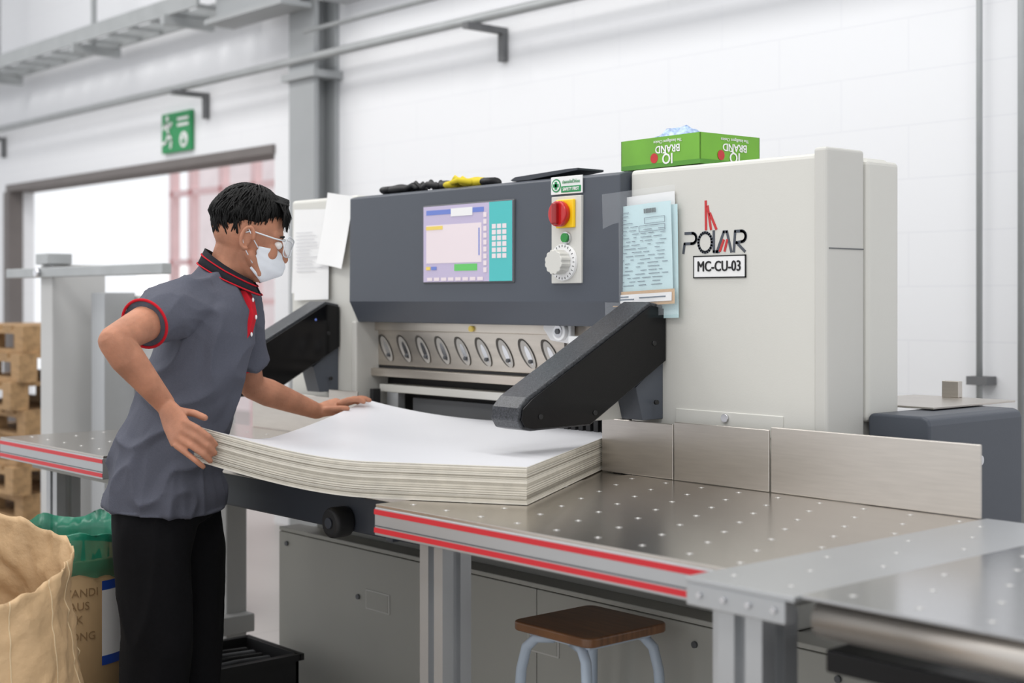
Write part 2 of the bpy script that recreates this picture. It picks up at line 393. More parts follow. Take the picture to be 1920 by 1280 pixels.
text('lettering','SAFETY FIRST',(-2.785,YP-0.0055,1.6505),0.0125,M['white'],sg,bold=0.0003,sx=0.85)
text('lettering','ปลอดภัยไว้ก่อน',(-2.785,YP-0.0055,1.670),0.012,M['signgreen'],sg,sx=0.95)
cyl('green_cross_disc',(-2.844,YP-.004,1.662),(-2.844,YP-.005,1.662),0.0185,M['signgreen'],sg)
cyl('white_disc',(-2.844,YP-.005,1.662),(-2.844,YP-.0055,1.662),0.0145,M['white'],sg)
boxes('cross',[(-2.8485,-2.8395,YP-.0065,YP-.0055,1.651,1.673),(-2.855,-2.833,YP-.0065,YP-.0055,1.6575,1.6665)],M['signgreen'],sg)

# logo
lx=-2.415; lz=1.468; H=0.052
def LP(x,z): return (lx+x*0.2, lz+z*H)
def arc(cx_,cz_,rx,rz,a0,a1,n=10): return [LP(cx_+rx*math.cos(math.radians(a0+(a1-a0)*i/n)),cz_+rz*math.sin(math.radians(a0+(a1-a0)*i/n))) for i in range(n+1)]
lines=[[LP(0,0),LP(0.02,.45),LP(.13,.45)]+arc(.15,.70,.065,.25,-90,90)+[LP(.03,.95)],
 arc(.36,.48,.11,.47,0,360,20),
 [LP(.50,1.0),LP(.50,.02),LP(.58,.02)],[LP(.55,-.0),LP(.66,.95),LP(.71,.95),LP(.78,0)],
 [LP(.82,0),LP(.84,.95),LP(.93,.95)]+arc(.94,.70,.065,.25,90,-90)+[LP(.86,.42),LP(.99,.0)]]
ribbons('logo_lettering',lines,0.0070,YF-0.0012,M['slate'],RC)
ribbons('logo_spire',[[LP(.37,2.45),LP(.375,1.10)],[LP(.40,2.2),LP(.455,1.10)],[LP(.44,1.85),LP(.54,1.10)]],0.0068,YF-0.0013,M['redsw'],RC)
ribbons('logo_red_dashes',[[LP(.60,.05),LP(.66,.55)],[LP(.675,.05),LP(.715,.55)]],0.0065,YF-0.0014,M['redsw'],RC)
lb=box('machine_label',-2.378,-2.214,YF-0.003,YF,1.405,1.459,M['white'],RC,0.0)
boxes('label_border',[(-2.380,-2.212,YF-.0035,YF-.001,1.457,1.460),(-2.380,-2.212,YF-.0035,YF-.001,1.404,1.407),(-2.380,-2.377,YF-.0035,YF-.001,1.404,1.46),(-2.215,-2.212,YF-.0035,YF-.001,1.404,1.46)],M['inkblack'],lb)
text('lettering','MC-CU-03',(-2.296,YF-0.004,1.432),0.036,M['inkblack'],lb,bold=0.0009,sx=0.86)
box('access_plate',-2.44,-2.10,YF-0.003,YF+.002,1.02,1.075,M['putty'],MC,0.002)
cyl('screw',(-2.275,YF-.003,1.06),(-2.275,YF-.009,1.06),0.011,M['chrome'],MC,n=8)

# throat
KB=box('knife_beam',-3.835,-2.62,2.78,2.86,1.135,1.30,M['steelb'],MC,0.002,label='polished steel clamp beam with slanted oval recesses')
SL=.62
for i in range(10):
    xc=-3.79+i*0.0994; n=28
    def ov(cx_,rx,rz,dy,zc): return [(cx_+rx*math.cos(2*math.pi*k/n)-SL*rz*math.sin(2*math.pi*k/n),2.778+dy,zc+rz*math.sin(2*math.pi*k/n)) for k in range(n)]
    V=ov(xc-.003,.0265,.043,-.0008,1.193); obj('recess_shade_oval',V,[tuple(range(n))],M['recshade'],KB)  # flat dark oval paints the shaded left edge of a recess
    V=ov(xc+.005,.0225,.0405,-.0014,1.190); obj('recess_face',V,[tuple(range(n))],M['recess'],KB)
    V=ov(xc+.009,.0100,.027,-.0020,1.188); obj('recess_slot',V,[tuple(range(n))],M['chrome'],KB)
    cyl('bolt_head',(xc+0.018,2.777,1.170),(xc+0.018,2.770,1.170),0.006,M['groove'],KB,n=6)
box('beam_upper_plate',-3.835,-2.62,2.765,2.78,1.250,1.30,M['steelb'],MC,0.002)
box('beam_gap_shade',-3.835,-2.62,2.782,2.84,1.126,1.137,M['blackm'],MC,0)  # solid black strip standing in for shade under the beam
box('clamp_plate',-3.835,-2.62,2.75,2.84,1.100,1.126,M['steelb'],MC,0.002)
box('knife_guard',-3.80,-2.62,2.76,2.84,1.050,1.074,M['putty'],MC,0.002)
box('throat_shade_panel',-3.835,-2.62,2.82,2.84,0.90,1.14,M['blackm'],MC,0)  # black sheet painting the darkness inside the throat opening
box('rear_fence',-3.66,-3.22,2.79,2.81,0.905,1.035,M['groove'],MC,0.002)
bg=boxes('back_gauge',[(-3.20+i*.030,-3.183+i*.030,2.77,2.80,0.905,1.04) for i in range(20)],M['blackm'],MC)
box('gauge_post',-3.76,-3.70,2.76,2.79,0.905,1.05,M['alu'],MC,0.002)
box('gauge_post',-3.80,-3.78,2.72,2.75,0.905,1.06,M['blackm'],MC,0.002)
ld=prism('lamp_housing',[(-2.985,1.30),(-2.985,1.268),(-2.955,1.235),(-2.885,1.228),(-2.872,1.24),(-2.872,1.30)],2.74,2.76,M['white'],MC,0.004,axis='y')
cyl('sensor',(-2.905,2.74,1.262),(-2.905,2.725,1.262),0.027,M['white'],MC,bevel=.003,label='round white sensor head')
cyl('sensor_core',(-2.905,2.725,1.262),(-2.905,2.722,1.262),0.017,M['chrome'],MC)
cyl('sensor_core',(-2.905,2.722,1.262),(-2.905,2.719,1.262),0.008,M['groove'],MC)
box('guide_rail',-2.86,-2.64,2.72,2.76,1.225,1.25,M['white'],MC,0.003)
cyl('indicator_lamp',(-3.33,2.765,1.262),(-3.33,2.757,1.262),0.009,M['uiyellow'],MC)
prof=[(2.695,1.335),(2.64,1.345),(2.22,1.122),(2.195,1.098),(2.190,1.07),(2.205,1.048),(2.235,1.042),(2.43,1.045),(2.695,1.19)]
side=[(2.694,1.326),(2.642,1.336),(2.235,1.118),(2.205,1.095),(2.200,1.07),(2.212,1.053),(2.236,1.047),(2.425,1.049),(2.694,1.195)]
def arm(x0,x1,nm):
    a=prism('guard_arm',prof,x0,x1,M['glitter'],MC,0.004,label='black swept guard arm')
    prism('arm_cover',side,x1,x1+0.005,M['black'],a,0.001)
    prism('arm_bracket',[(2.70,1.2),(2.70,1.045),(2.625,1.045),(2.60,1.13)],x0+.01,x1-.01,M['slate'],a,0.002)
    for (yy,zz) in ((2.65,1.24),(2.26,1.075),(2.44,1.075),(2.66,1.09)):
        cyl('bolt',(x1,yy,zz),(x1+.008,yy,zz),0.006,M['blackm'],a,n=12)
    return a
aR=arm(-2.570,-2.475,'r'); aL=arm(-4.035,-3.94,'l')
prism('arm_gusset',[(2.43,1.045),(2.60,1.13),(2.64,1.045)],-2.57,-2.56,M['putty'],aR)
cyl('status_light',(-3.936,2.6,1.285),(-3.934,2.6,1.285),0.004,M['uiblue'],aL)
box('cutting_table',-3.84,-2.56,2.0,2.76,0.87,0.898,M['steel'],MC,0.003)
box('table_front_housing',-3.84,-2.56,2.03,2.5,0.775,0.87,M['slate2'],MC,0.006)
kn=cyl('adjusting_knob',(-2.93,2.03,0.80),(-2.93,1.975,0.80),0.038,M['blackm'],MC,n=40,bevel=.010,label='round black hand knob')
cyl('knob_hub',(-2.93,1.976,0.80),(-2.93,1.970,0.80),0.014,M['slate2'],kn,n=24,bevel=.002)
cyl('knob_shaft',(-2.93,2.035,0.80),(-2.93,2.02,0.80),0.018,M['blackm'],kn,n=20)
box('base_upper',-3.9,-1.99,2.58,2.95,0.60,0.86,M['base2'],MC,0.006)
boxes('base_lower',[(-4.0,-2.75,2.5,2.95,0.02,0.595),(-2.747,-1.7,2.5,2.95,0.02,0.595)],M['base'],MC,bevel=.003)
box('base_ledge',-4.0,-1.7,2.5,2.58,0.597,0.61,M['base'],MC,0.003)
for (x,z) in ((-3.02,.70),(-2.05,.66)):
    r=cyl('round_socket',(x,2.58,z),(x,2.57,z),0.032,M['groove'],MC,bevel=.003)
    cyl('socket_core',(x,2.57,z),(x,2.566,z),0.02,M['blackm'],r)
for (x,z) in ((-3.45,.45),(-2.72,.46)):
    r=box('recessed_plate',x-.06,x+.06,2.497,2.5,z-.03,z+.03,M['putty2'],MC,0.001)
    box('plate_face',x-.054,x+.054,2.4955,2.497,z-.025,z+.025,M['base'],r,0)
for (x,z) in ((-3.55,.45),(-3.95,.56),(-3.95,.1),(-1.99,.63),(-2.2,.55),(-1.8,.55)):
    cyl('bolt',(x,2.58 if z>.6 else 2.5,z),(x,2.574 if z>.6 else 2.494,z),0.008,M['groove'],MC,n=12)
DB=prism('rear_drive_cover',[(-1.969,1.074),(-1.960,1.083),(-1.825,1.083),(-1.808,1.077),(-1.803,1.062),(-1.803,0.78),(-1.969,0.78)],2.850,3.26,M['slate'],MC,0.006,axis='y',label='dark slate rear drive cover')
cyl('bolt',(-1.803,3.06,.97),(-1.797,3.06,.97),0.012,M['chrome'],DB,n=12)
box('rear_shelf_plate',-2.2,-1.90,3.02,3.4,1.086,1.091,M['steelplate'],MC,0.001)
box('rear_bracket',-2.09,-2.04,3.36,3.38,1.091,1.135,M['steelplate'],MC,0.002)

# ------------------------------------------------------------ side tables
ballm=None
def make_ball(parent,x,y,z):
    global ballm
    if ballm is None:
        V=[];F=[];ellip(V,F,(0,0,0),(0.0040,0.0040,0.0014),nu=14,nv=6)
        n=len(V);N=20
        for r,zz in ((0.0072,0.0002),(0.0054,0.0003)):
            for k in range(N): V.append((r*math.cos(2*math.pi*k/N),r*math.sin(2*math.pi*k/N),zz))
        for k in range(N): F.append((n+k,n+(k+1)%N,n+N+(k+1)%N,n+N+k))
        ballm=obj('air_ball',V,F,M['ball'],parent,smooth=True,origin=Vector((0,0,0)))
        ballm.location=Vector((x,y,z))-wl(parent); return ballm
    return copyobj(ballm,(x,y,z),parent,'air_ball')
def edge_strip(nm,x0,x1,yf,par):
    e=box(nm,x0,x1,yf,yf+0.03,0.832,0.893,M['alu'],par,0.002,label='aluminium edge rail with two red stripes')
    box('red_stripe',x0,x1,yf-0.0015,yf,0.878,0.889,M['red'],e,0)
    box('red_stripe',x0,x1,yf-0.0015,yf,0.838,0.849,M['red'],e,0)
    box('edge_groove',x0,x1,yf-0.0008,yf,0.852,0.8545,M['groove'],e,0)
    return e
def leg(par,x,y,h,w=0.08):
    s=w/2
    P=[(-s,-s),(-s*.25,-s),(-s*.25,-s*.6),(s*.25,-s*.6),(s*.25,-s),(s,-s),(s,-s*.25),(s*.6,-s*.25),(s*.6,s*.25),(s,s*.25),(s,s),(s*.25,s),(s*.25,s*.6),(-s*.25,s*.6),(-s*.25,s),(-s,s),(-s,s*.25),(-s*.6,s*.25),(-s*.6,-s*.25),(-s,-s*.25)]
    o=prism('leg',[(x+p,y+q) for p,q in P],0.03,h,M['alu'],par,0,axis='z')
    cyl('foot_pad',(x,y,0),(x,y,0.032),0.035,M['blackm'],o,n=16)
    return o
T1=empty('side_table',(-2.05,2.24,0),'steel air-cushion side table with red striped edge beside the cutter','table')
box('table_top',-2.555,-1.553,1.845,2.66,0.893,0.900,M['steel'],T1,0.001)
edge_strip('edge_rail',-2.555,-1.553,1.842,T1)
box('end_rail',-2.555,-2.53,1.872,2.64,0.815,0.892,M['slate2'],T1,0.002)
box('table_underframe',-2.52,-1.58,2.0,2.55,0.80,0.89,M['base2'],T1,0.002)
for (x,y) in ((-2.44,1.95),(-1.60,1.95)): leg(T1,x,y,0.832)
for r in range(7):
    yy=1.90+r*0.115
    for cidx in range(9):
        xx=-2.49+cidx*0.115+(0.0575 if r%2 else 0)
        if xx<-1.57: make_ball(T1,xx,yy,0.9003)
for (x0,x1,h,lab) in ((-2.652,-2.402,1.040,0),(-2.398,-2.10,1.046,0),(-2.095,-1.555,1.053,0)):
    o=box('stop_plate',x0,x1,2.645,2.651,0.901,h,M['steelplate'],None,0.002,label='brushed steel back stop plate standing on the side table',cat='plate',group='back stop plates')
T2=empty('side_table',(-4.3,2.2,0),'steel air-cushion side table with red striped edge behind the worker','table')
box('table_top',-4.62,-3.86,1.822,2.66,0.893,0.900,M['steel'],T2,0.001)
edge_strip('edge_rail',-4.62,-3.86,1.82,T2)
for (x,y) in ((-4.42,1.95),(-4.42,2.5)): leg(T2,x,y,0.832)
box('table_underframe',-4.55,-3.9,1.9,2.55,0.80,0.89,M['base2'],T2,0.002)
for r in range(6):
    for cidx in range(6):
        xx=-4.55+cidx*.125+(0.06 if r%2 else 0)
        if xx<-3.9: make_ball(T2,xx,1.9+r*.125,0.9003)
box('stop_plate',-4.4,-3.87,2.64,2.646,0.901,1.03,M['steelplate'],None,0.002,label='brushed steel back stop plate on the far side table',cat='plate',group='back stop plates')
box('stop_plate',-3.86,-3.70,2.60,2.606,0.900,1.06,M['steelplate'],None,0.002,label='short brushed steel stop plate beside the throat',cat='plate',group='back stop plates')
T3=empty('transfer_table',(-1.0,2.2,0),'steel transfer table with rolled front edge butted to the side table','table')
box('joint_strip',-1.55,-1.33,1.735,2.66,0.893,0.9015,M['alu'],T3,0.001)
box('joint_rail',-1.55,-1.35,1.738,1.765,0.855,0.893,M['alu'],T3,0.003)
box('table_top',-1.328,-0.45,1.745,2.66,0.899,0.904,M['steelcool'],T3,0.001)
cyl('rolled_edge',(-1.31,1.780,0.868),(-0.45,1.780,0.868),0.030,M['steelplate'],T3)
box('drive_housing',-1.25,-0.5,1.85,2.6,0.35,0.79,M['slate2'],T3,0.01)
box('housing_lid',-1.32,-0.5,1.80,2.6,0.78,0.815,M['black'],T3,0.003)
leg(T3,-1.46,1.81,0.855,0.09)
for r in range(7):
    for cidx in range(8):
        xx=-1.5+cidx*.115+(.0575 if r%2 else 0)
        if xx>-.5 or abs(xx+1.33)<.02: continue
        make_ball(T3,xx,1.80+r*.125,0.9018 if xx<-1.33 else .9043)
for i in range(4): cyl('bolt',(-1.52+i*.05,1.738,.875),(-1.52+i*.05,1.733,.875),.005,M['chrome'],T3,n=10)

# ------------------------------------------------------------ paper stack
def LW(lat,Z): return RR*lat+FFd*Z
FR=LW(0.0327,3.11); dv=(RR*0.3+FFd*0.954).normalized(); du=(RR*-0.954+FFd*0.3).normalized()
LL,DD=0.82,1.03
def lift(s,t):
    r=max(0,(s-.45)/.55)
    r=r*r*(1.5-.5*r)
    if t<.36: g=.004+.066*((.36-t)/.36)**1.5
    else: g=.004+.064*((t-.36)/.64)**1.4
    return r*g + .012*max(0,t-.4)*math.sin(max(0,s-.2)*6)
V=[];F=[];MI=[];NS,NT=30,16
nl=74; th=0.083/nl
random.seed(17)
for L in range(nl):
    z0=0.9015+L*th; jx=random.uniform(-.0009,.0009); jy=random.uniform(-.0009,.0009)
    b0=len(V)
    for zz in (z0,z0+th*.97):
        for i in range(NS+1):
            for j in range(NT+1):
                s=i/NS;t=j/NT
                p=FR+du*(s*LL+jx)+dv*(t*DD+jy)
                V.append((p.x,p.y,zz+max(0,lift(s,t))))
    tot=(NS+1)*(NT+1)
    def I(k,i,j): return b0+k*tot+i*(NT+1)+j
    mm=[1,3,1,2,1,3,3,1,2][L%9] if random.random()<.7 else random.choice([1,3,2])
    for i in range(NS):
        for j in range(NT):
            if L==nl-1: F.append((I(1,i,j),I(1,i,j+1),I(1,i+1,j+1),I(1,i+1,j))); MI.append(0)
            if L==0: F.append((I(0,i,j),I(0,i+1,j),I(0,i+1,j+1),I(0,i,j+1))); MI.append(1)
    for i in range(NS):
        F.append((I(0,i,0),I(1,i,0),I(1,i+1,0),I(0,i+1,0))); MI.append(mm)
        F.append((I(0,i,NT),I(0,i+1,NT),I(1,i+1,NT),I(1,i,NT))); MI.append(mm)
        if 0<L: 
            F.append((I(0,i,0),I(0,i+1,0),I(0,i+1,1),I(0,i,1))); MI.append(mm)
        if L<nl-1:
            F.append((I(1,i,0),I(1,i,1),I(1,i+1,1),I(1,i+1,0))); MI.append(mm)
    for j in range(NT):
        F.append((I(0,0,j),I(0,0,j+1),I(1,0,j+1),I(1,0,j))); MI.append(mm)
        F.append((I(0,NS,j),I(1,NS,j),I(1,NS,j+1),I(0,NS,j+1))); MI.append(mm)
        if 0<j and L<nl-1:
            F.append((I(1,0,j),I(1,0,j+1),I(1,1,j+1),I(1,1,j))); MI.append(mm)
ST=obj('paper_stack',V,F,[M['papertop'],M['sheetA'],M['sheetB'],M['sheetC']],None,midx=MI,label='thick stack of glossy white board sheets bent up at held corners',cat='paper stack',kind='stuff')

# ------------------------------------------------------------ person
O=LW(-0.914,3.75)
def P(a,b,z): return O+RR*a+FFd*b+Vector((0,0,z))
ax,bxv,zx=RR,FFd,Vector((0,0,1))
PE=empty('person',(O.x,O.y,0),'worker in charcoal polo, mask and glasses leaning to lift paper','person')
V=[];F=[]
tubeg(V,F,[P(0,0,.80),P(0,0,.87),P(.02,0,.97),P(.055,0,1.07),P(.095,0,1.2),P(.12,0,1.30),P(.135,0,1.365),P(.155,0,1.41)],
      [(.13,.09),(.145,.10),(.14,.10),(.135,.10),(.155,.105),(.165,.10),(.13,.08),(.07,.06)],24,ref=bxv)
tubeg(V,F,[P(.145,0,1.39),P(.17,0,1.44),P(.19,0,1.50)],[.058,.053,.054],18)
nS=P(.07,-.165,1.335); nE=P(-.017,-.43,1.254); nW=P(.085,-.345,1.098)
fS=P(.15,.165,1.335); fE=P(.175,.285,1.105); fW=P(.34,.44,1.022)
def lerp(a,b,t): return a+(b-a)*t
tubeg(V,F,[lerp(nS,nE,-.1),nS,lerp(nS,nE,.4),lerp(nS,nE,.85),nE],[.04,.052,.047,.039,.036],18)
tubeg(V,F,[nE,lerp(nE,nW,.25),lerp(nE,nW,.6),nW],[.036,.041,.033,.0245],18)
tubeg(V,F,[fS,lerp(fS,fE,.4),lerp(fS,fE,.85),fE],[.05,.045,.038,.036],18)
tubeg(V,F,[fE,lerp(fE,fW,.25),lerp(fE,fW,.6),fW],[.036,.040,.033,.024],18)
for sgn,a0 in ((-1,-.02),(1,.035)):
    tubeg(V,F,[P(a0*.5,sgn*.075,.82),P(a0,sgn*.085,.65),P(a0+.01,sgn*.09,.46),P(a0,sgn*.09,.28),P(a0-.01,sgn*.095,.09)],[.08,.07,.052,.05,.035],16)
    tubeg(V,F,[P(a0-.05,sgn*.10,.045),P(a0+.05,sgn*.105,.045),P(a0+.15,sgn*.115,.03)],[.035,.04,.025],14)
def hand(V,F,w,k,sidev,palmr,fingers,thumb):
    mid=lerp(w,k,.5)
    tubeg(V,F,[w,mid,k],[(.022,.021),(palmr[0]*.92,palmr[1]),(palmr[0],palmr[1]*.85)],16,ref=sidev)
    for pts,r in fingers+[thumb]:
        tubeg(V,F,pts,[r*1.05 if i==0 else r*(1-.06*i) for i in range(len(pts))],12)
kC=P(.140,-.425,1.035)
sv=Vector((0,0,1))*.85+ax*.45
sv.normalize()
hand(V,F,nW,kC,sv,(.039,.015),[
  ([P(.150,-.426,1.064),P(.182,-.437,1.050),P(.208,-.436,1.030),P(.220,-.424,1.012)],.0092),
  ([P(.146,-.430,1.045),P(.178,-.441,1.030),P(.206,-.440,1.010),P(.219,-.426,.992)],.0095),
  ([P(.138,-.430,1.027),P(.168,-.441,1.011),P(.196,-.440,.991),P(.209,-.426,.974)],.009),
  ([P(.129,-.428,1.011),P(.154,-.437,.994),P(.178,-.436,.975),P(.192,-.424,.960)],.008)],
  ([P(.100,-.372,1.078),P(.132,-.380,1.086),P(.164,-.390,1.082),P(.190,-.398,1.072)],.0105))
kF=P(.405,.475,1.037)
hand(V,F,fW,kF,(bxv*.75-ax*.3+zx*.5).normalized(),(.038,.014),[
  ([P(.404,.452,1.045),P(.432,.468,1.055),P(.455,.483,1.053),P(.472,.492,1.046)],.009),
  ([P(.412,.468,1.046),P(.442,.486,1.056),P(.468,.502,1.055),P(.487,.514,1.049)],.0092),
  ([P(.41,.488,1.040),P(.438,.51,1.052),P(.460,.53,1.056),P(.475,.546,1.052)],.0088),
  ([P(.40,.503,1.030),P(.422,.528,1.038),P(.44,.546,1.042),P(.45,.558,1.038)],.0078)],
  ([P(.355,.435,1.025),P(.385,.425,1.030),P(.412,.425,1.032),P(.43,.43,1.031)],.0102))
yaw=math.radians(18); pit=math.radians(16)
fh=(ax*math.cos(yaw)+bxv*math.sin(yaw)); sh=(-ax*math.sin(yaw)+bxv*math.cos(yaw))
hf=fh*math.cos(pit)-zx*math.sin(pit); hu=fh*math.sin(pit)+zx*math.cos(pit); hs=sh
HC=P(.216,.0,1.520)
def Hp(f,s,u): return HC+hf*f+hs*s+hu*u
hax=(hf,hs,hu)
ellip(V,F,Hp(-.005,0,.025),(.094,.074,.092),hax,28,18)
ellip(V,F,Hp(.025,0,-.035),(.066,.060,.075),hax,24,16)
ellip(V,F,Hp(.05,0,-.085),(.036,.036,.028),hax,18,12)
ellip(V,F,Hp(.06,0,.02),(.032,.055,.03),hax,18,12)
for s in (-1,1):
    ellip(V,F,Hp(.062,s*.034,-.03),(.024,.022,.026),hax,14,10)
    tubeg(V,F,[Hp(.012,s*.062,-.05),Hp(.05,s*.035,-.09)],[.014,.012],10)
    earc=Hp(-.008,s*.078,-.012)
    er=[]
    for k in range(11):
        a=math.radians(-110+k*29)
        er.append(earc+hf*(-.016*math.cos(a))+hu*(.029*math.sin(a))+hs*(s*.008))
    tubeg(V,F,er,[.0052]*11,8)
    ellip(V,F,earc+hs*(-s*.002),(.014,.006,.024),hax,12,8)
    ellip(V,F,earc+hu*-.028,(.009,.006,.009),hax,10,8)
tubeg(V,F,[Hp(.086,0,.008),Hp(.097,0,-.015),Hp(.110,0,-.034)],[.008,.0095,.0125],12)
for s in (-1,1): ellip(V,F,Hp(.098,s*.011,-.038),(.010,.008,.008),hax,10,8)
tubeg(V,F,[Hp(.078,-.022,-.066),Hp(.089,0,-.064),Hp(.078,.022,-.066)],[.004,.0065,.004],10)
tubeg(V,F,[Hp(.076,-.020,-.074),Hp(.086,0,-.074),Hp(.076,.020,-.074)],[.004,.0065,.004],10)
solid('body',V,F,M['skin'],PE,0.0038,2)
for s in (-1,1):
    V=[];F=[];ellip(V,F,Hp(.080,s*.031,-.005),(.0125,.0135,.0105),hax,14,10); obj('eye',V,F,M['eyew'],PE,smooth=True)
    V=[];F=[];ellip(V,F,Hp(.0905,s*.031,-.006),(.003,.0055,.0055),hax,10,8); obj('iris',V,F,M['hair'],PE,smooth=True)
    tube('eyebrow',[Hp(.088,s*.016,.016),Hp(.089,s*.032,.021),Hp(.078,s*.05,.016)],[.0025,.003,.0015],M['hair'],PE,n=8)
# hair
V=[];F=[];NA,NB=160,50
def hmax(phi):
    ap=abs(math.degrees(math.atan2(math.sin(phi),math.cos(phi))))
    pts=[(0,66),(30,68),(55,74),(72,86),(85,93),(98,98),(112,122),(140,132),(180,134)]
    for (a0,v0),(a1,v1) in zip(pts[:-1],pts[1:]):
        if a0<=ap<=a1:
            t=(ap-a0)/(a1-a0); t=t*t*(3-2*t); return math.radians(v0+(v1-v0)*t)
    return math.radians(140)
def hsurf(phi,th_,off=0.0,edge=1.0):
    d=Vector((math.sin(th_)*math.cos(phi),math.sin(th_)*math.sin(phi),math.cos(th_)))
    r=[.100,.082,.099]
    if d.z<0: r[1]=.077; r[2]=.096; r[0]=.092
    n1=noise.noise(Vector((math.cos(phi)*3+th_,math.sin(phi)*3,th_*1.6)))*.045
    k=(1+n1)*edge
    return Hp(-.008+d.x*(r[0]*k+off),d.y*(r[1]*k+off),.032+d.z*(r[2]*k+off))
for j in range(NB+1):
    for i in range(NA):
        phi=2*math.pi*i/NA; m_=hmax(phi)
        V.append(hsurf(phi,m_*j/NB,0,1.0-0.10*max(0,(j/NB-.7)/.3)))
for j in range(NB):
    for i in range(NA):
        a=j*NA+i;b=j*NA+(i+1)%NA; F.append((a,b,b+NA,a+NA))
V.append(Hp(-.01,0,0)); cidx=len(V)-1
for i in range(NA): F.append((NB*NA+i,NB*NA+(i+1)%NA,cidx))
solid('hair',V,F,M['hair'],PE,0.0030,1,label='short black hair')
V=[];F=[]
random.seed(21)
for i in range(900):
    phi=random.uniform(0,2*math.pi); m_=hmax(phi)
    t0=random.uniform(.0,.80)*m_; ln=random.uniform(.35,.6); t1=min(m_*1.03+random.uniform(-.05,.05),t0+ln)
    if t1-t0<.12: continue
    dphi=random.uniform(-.22,.22); pts=[]
    for q in range(5):
        u=q/4; tt=t0+(t1-t0)*u
        fall=.10*max(0,(tt/m_-.7)/.3)
        pts.append(hsurf(phi+dphi*u,tt,.0005+.0045*math.sin(math.pi*min(1,u*.85+.1)),1-fall*.8))
    tubeg(V,F,pts,[.0010,.0019,.0020,.0016,.0005],5,cap=False)
for i in range(170):
    s=-.066+.132*random.random(); f0=.040+.03*random.random(); dr=random.uniform(-.010,.010)
    tubeg(V,F,[Hp(f0-.05,s*.7,.126-abs(s)*.35),Hp(f0+.01,s*.9,.121-abs(s)*.33),Hp(.085-abs(s)*.25,s+dr,.096-abs(s)*.3),Hp(.100-abs(s)*.4,s*1.05+dr*2,.060+random.uniform(-.026,.014))],[.0014,.0024,.0022,.0005],5,cap=False)
obj('hair_strands',V,F,M['hair'],PE,smooth=True)
# mask
V=[];F=[];NU,NV=20,16
for j in range(NV+1):
    for i in range(NU+1):
        s=(i/NU-.5)*2; t=j/NV
        ang=s*math.radians(78)
        u=-.018-.092*t
        bulge=max(0.0,math.sin(math.pi*min(1,t*1.05)))**.8
        rf=.088+.030*bulge*math.cos(ang)**3 - (.022*max(0,t-.6)/.4) ; rs=.068-.014*t
        V.append(Hp(.012+(rf-.012)*math.cos(ang)+ .0015*math.sin(t*22), rs*math.sin(ang)*1.0, u*(1-.35*abs(s)**2)-.012*abs(s)**2))
for j in range(NV):
    for i in range(NU):
        a=j*(NU+1)+i; F.append((a,a+1,a+NU+2,a+NU+1))
mo=obj('face_mask',V,F,M['mask'],PE,smooth=True,label='white surgical mask'); so=mo.modifiers.new('s','SOLIDIFY'); so.thickness=.002
for s in (-1,1):
    tube('mask_loop',[Hp(.028,s*.067,-.028),Hp(.01,s*.078,-.012),Hp(-.012,s*.086,.012),Hp(-.024,s*.086,-.008),Hp(-.010,s*.080,-.036),Hp(.025,s*.064,-.07)],.0015,M['mask'],mo,n=6)
G=empty('glasses',tuple(Hp(.1,0,0)),None,None,PE)
G['label']='clear safety glasses'
for s in (-1,1):
    V=[];n=28
    for k in range(n):
        a=2*math.pi*k/n; ca=math.copysign(abs(math.cos(a))**.5,math.cos(a)); sa=math.copysign(abs(math.sin(a))**.5,math.sin(a))
        out=ca if s>0 else -ca
        V.append(Hp(.122-.030*(out*.5+.5)**1.6,s*.039+.035*ca,-.004+(.025+.004*out)*sa))
    obj('lens',V,[tuple(range(n))],M['lens'],G)
    tube('lens_rim',V+[V[0]],.0017,M['rim'],G,n=6)
    tube('temple',[Hp(.092,s*.073,.008),Hp(.06,s*.078,.006),Hp(.0,s*.082,.008),Hp(-.02,s*.082,-.002)],.0020,M['rim'],G,n=6)
# shirt
def ridge(x): return (1-min(1,abs(x)*2.6))**1.5
def fold(v,n):
    q=v-O
    a=q.dot(ax); b=q.dot(bxv); z=v.z
    w=noise.noise(Vector((a*6+z*4,b*6,z*4-a*4)))*.010
    f1=ridge(noise.noise(Vector((a*8-z*7,b*6,z*5+a*8))))*.014
    lower=max(0,min(1,(1.15-z)/.25))
    f2=ridge(noise.noise(Vector((a*12,b*10,z*2.0))))*.010*lower
    arm_=max(0,min(1,(-b-.10)/.08))*max(0,min(1,(z-1.2)/.1))
    f3=ridge(noise.noise(Vector((a*20+z*10,b*7,z*15))))*.004*arm_
    k=1-.75*max(0,min(1,(-b-.20)/.06))
    k*=(1-abs(n.z))**.5 if z<.86 else 1
    return (w+f1+f2)*k+f3*1-.006*(k if z<.86 else 1)
V=[];F=[]
tubeg(V,F,[P(-.002,0,.802),P(.0,0,.84),P(.005,0,.92),P(.035,0,1.02),P(.065,0,1.10),P(.092,0,1.2),P(.112,0,1.29),P(.128,0,1.345),P(.146,0,1.385),P(.160,0,1.415)],
      [(.185,.158),(.182,.155),(.172,.141),(.163,.128),(.163,.124),(.170,.124),(.176,.120),(.165,.105),(.125,.085),(.075,.062)],32,ref=bxv,cap=False)
tubeg(V,F,[P(.11,-.09,1.34),lerp(nS,nE,0),lerp(nS,nE,.25),lerp(nS,nE,.54)],[.075,.072,.066,.064],22,cap=False)
tubeg(V,F,[P(.14,.09,1.34),lerp(fS,fE,0),lerp(fS,fE,.3),lerp(fS,fE,.70)],[.075,.072,.066,.062],22,cap=False)
solid('shirt',V,F,M['shirt'],PE,0.0055,3,disp=fold,label='charcoal polo shirt with red trim')
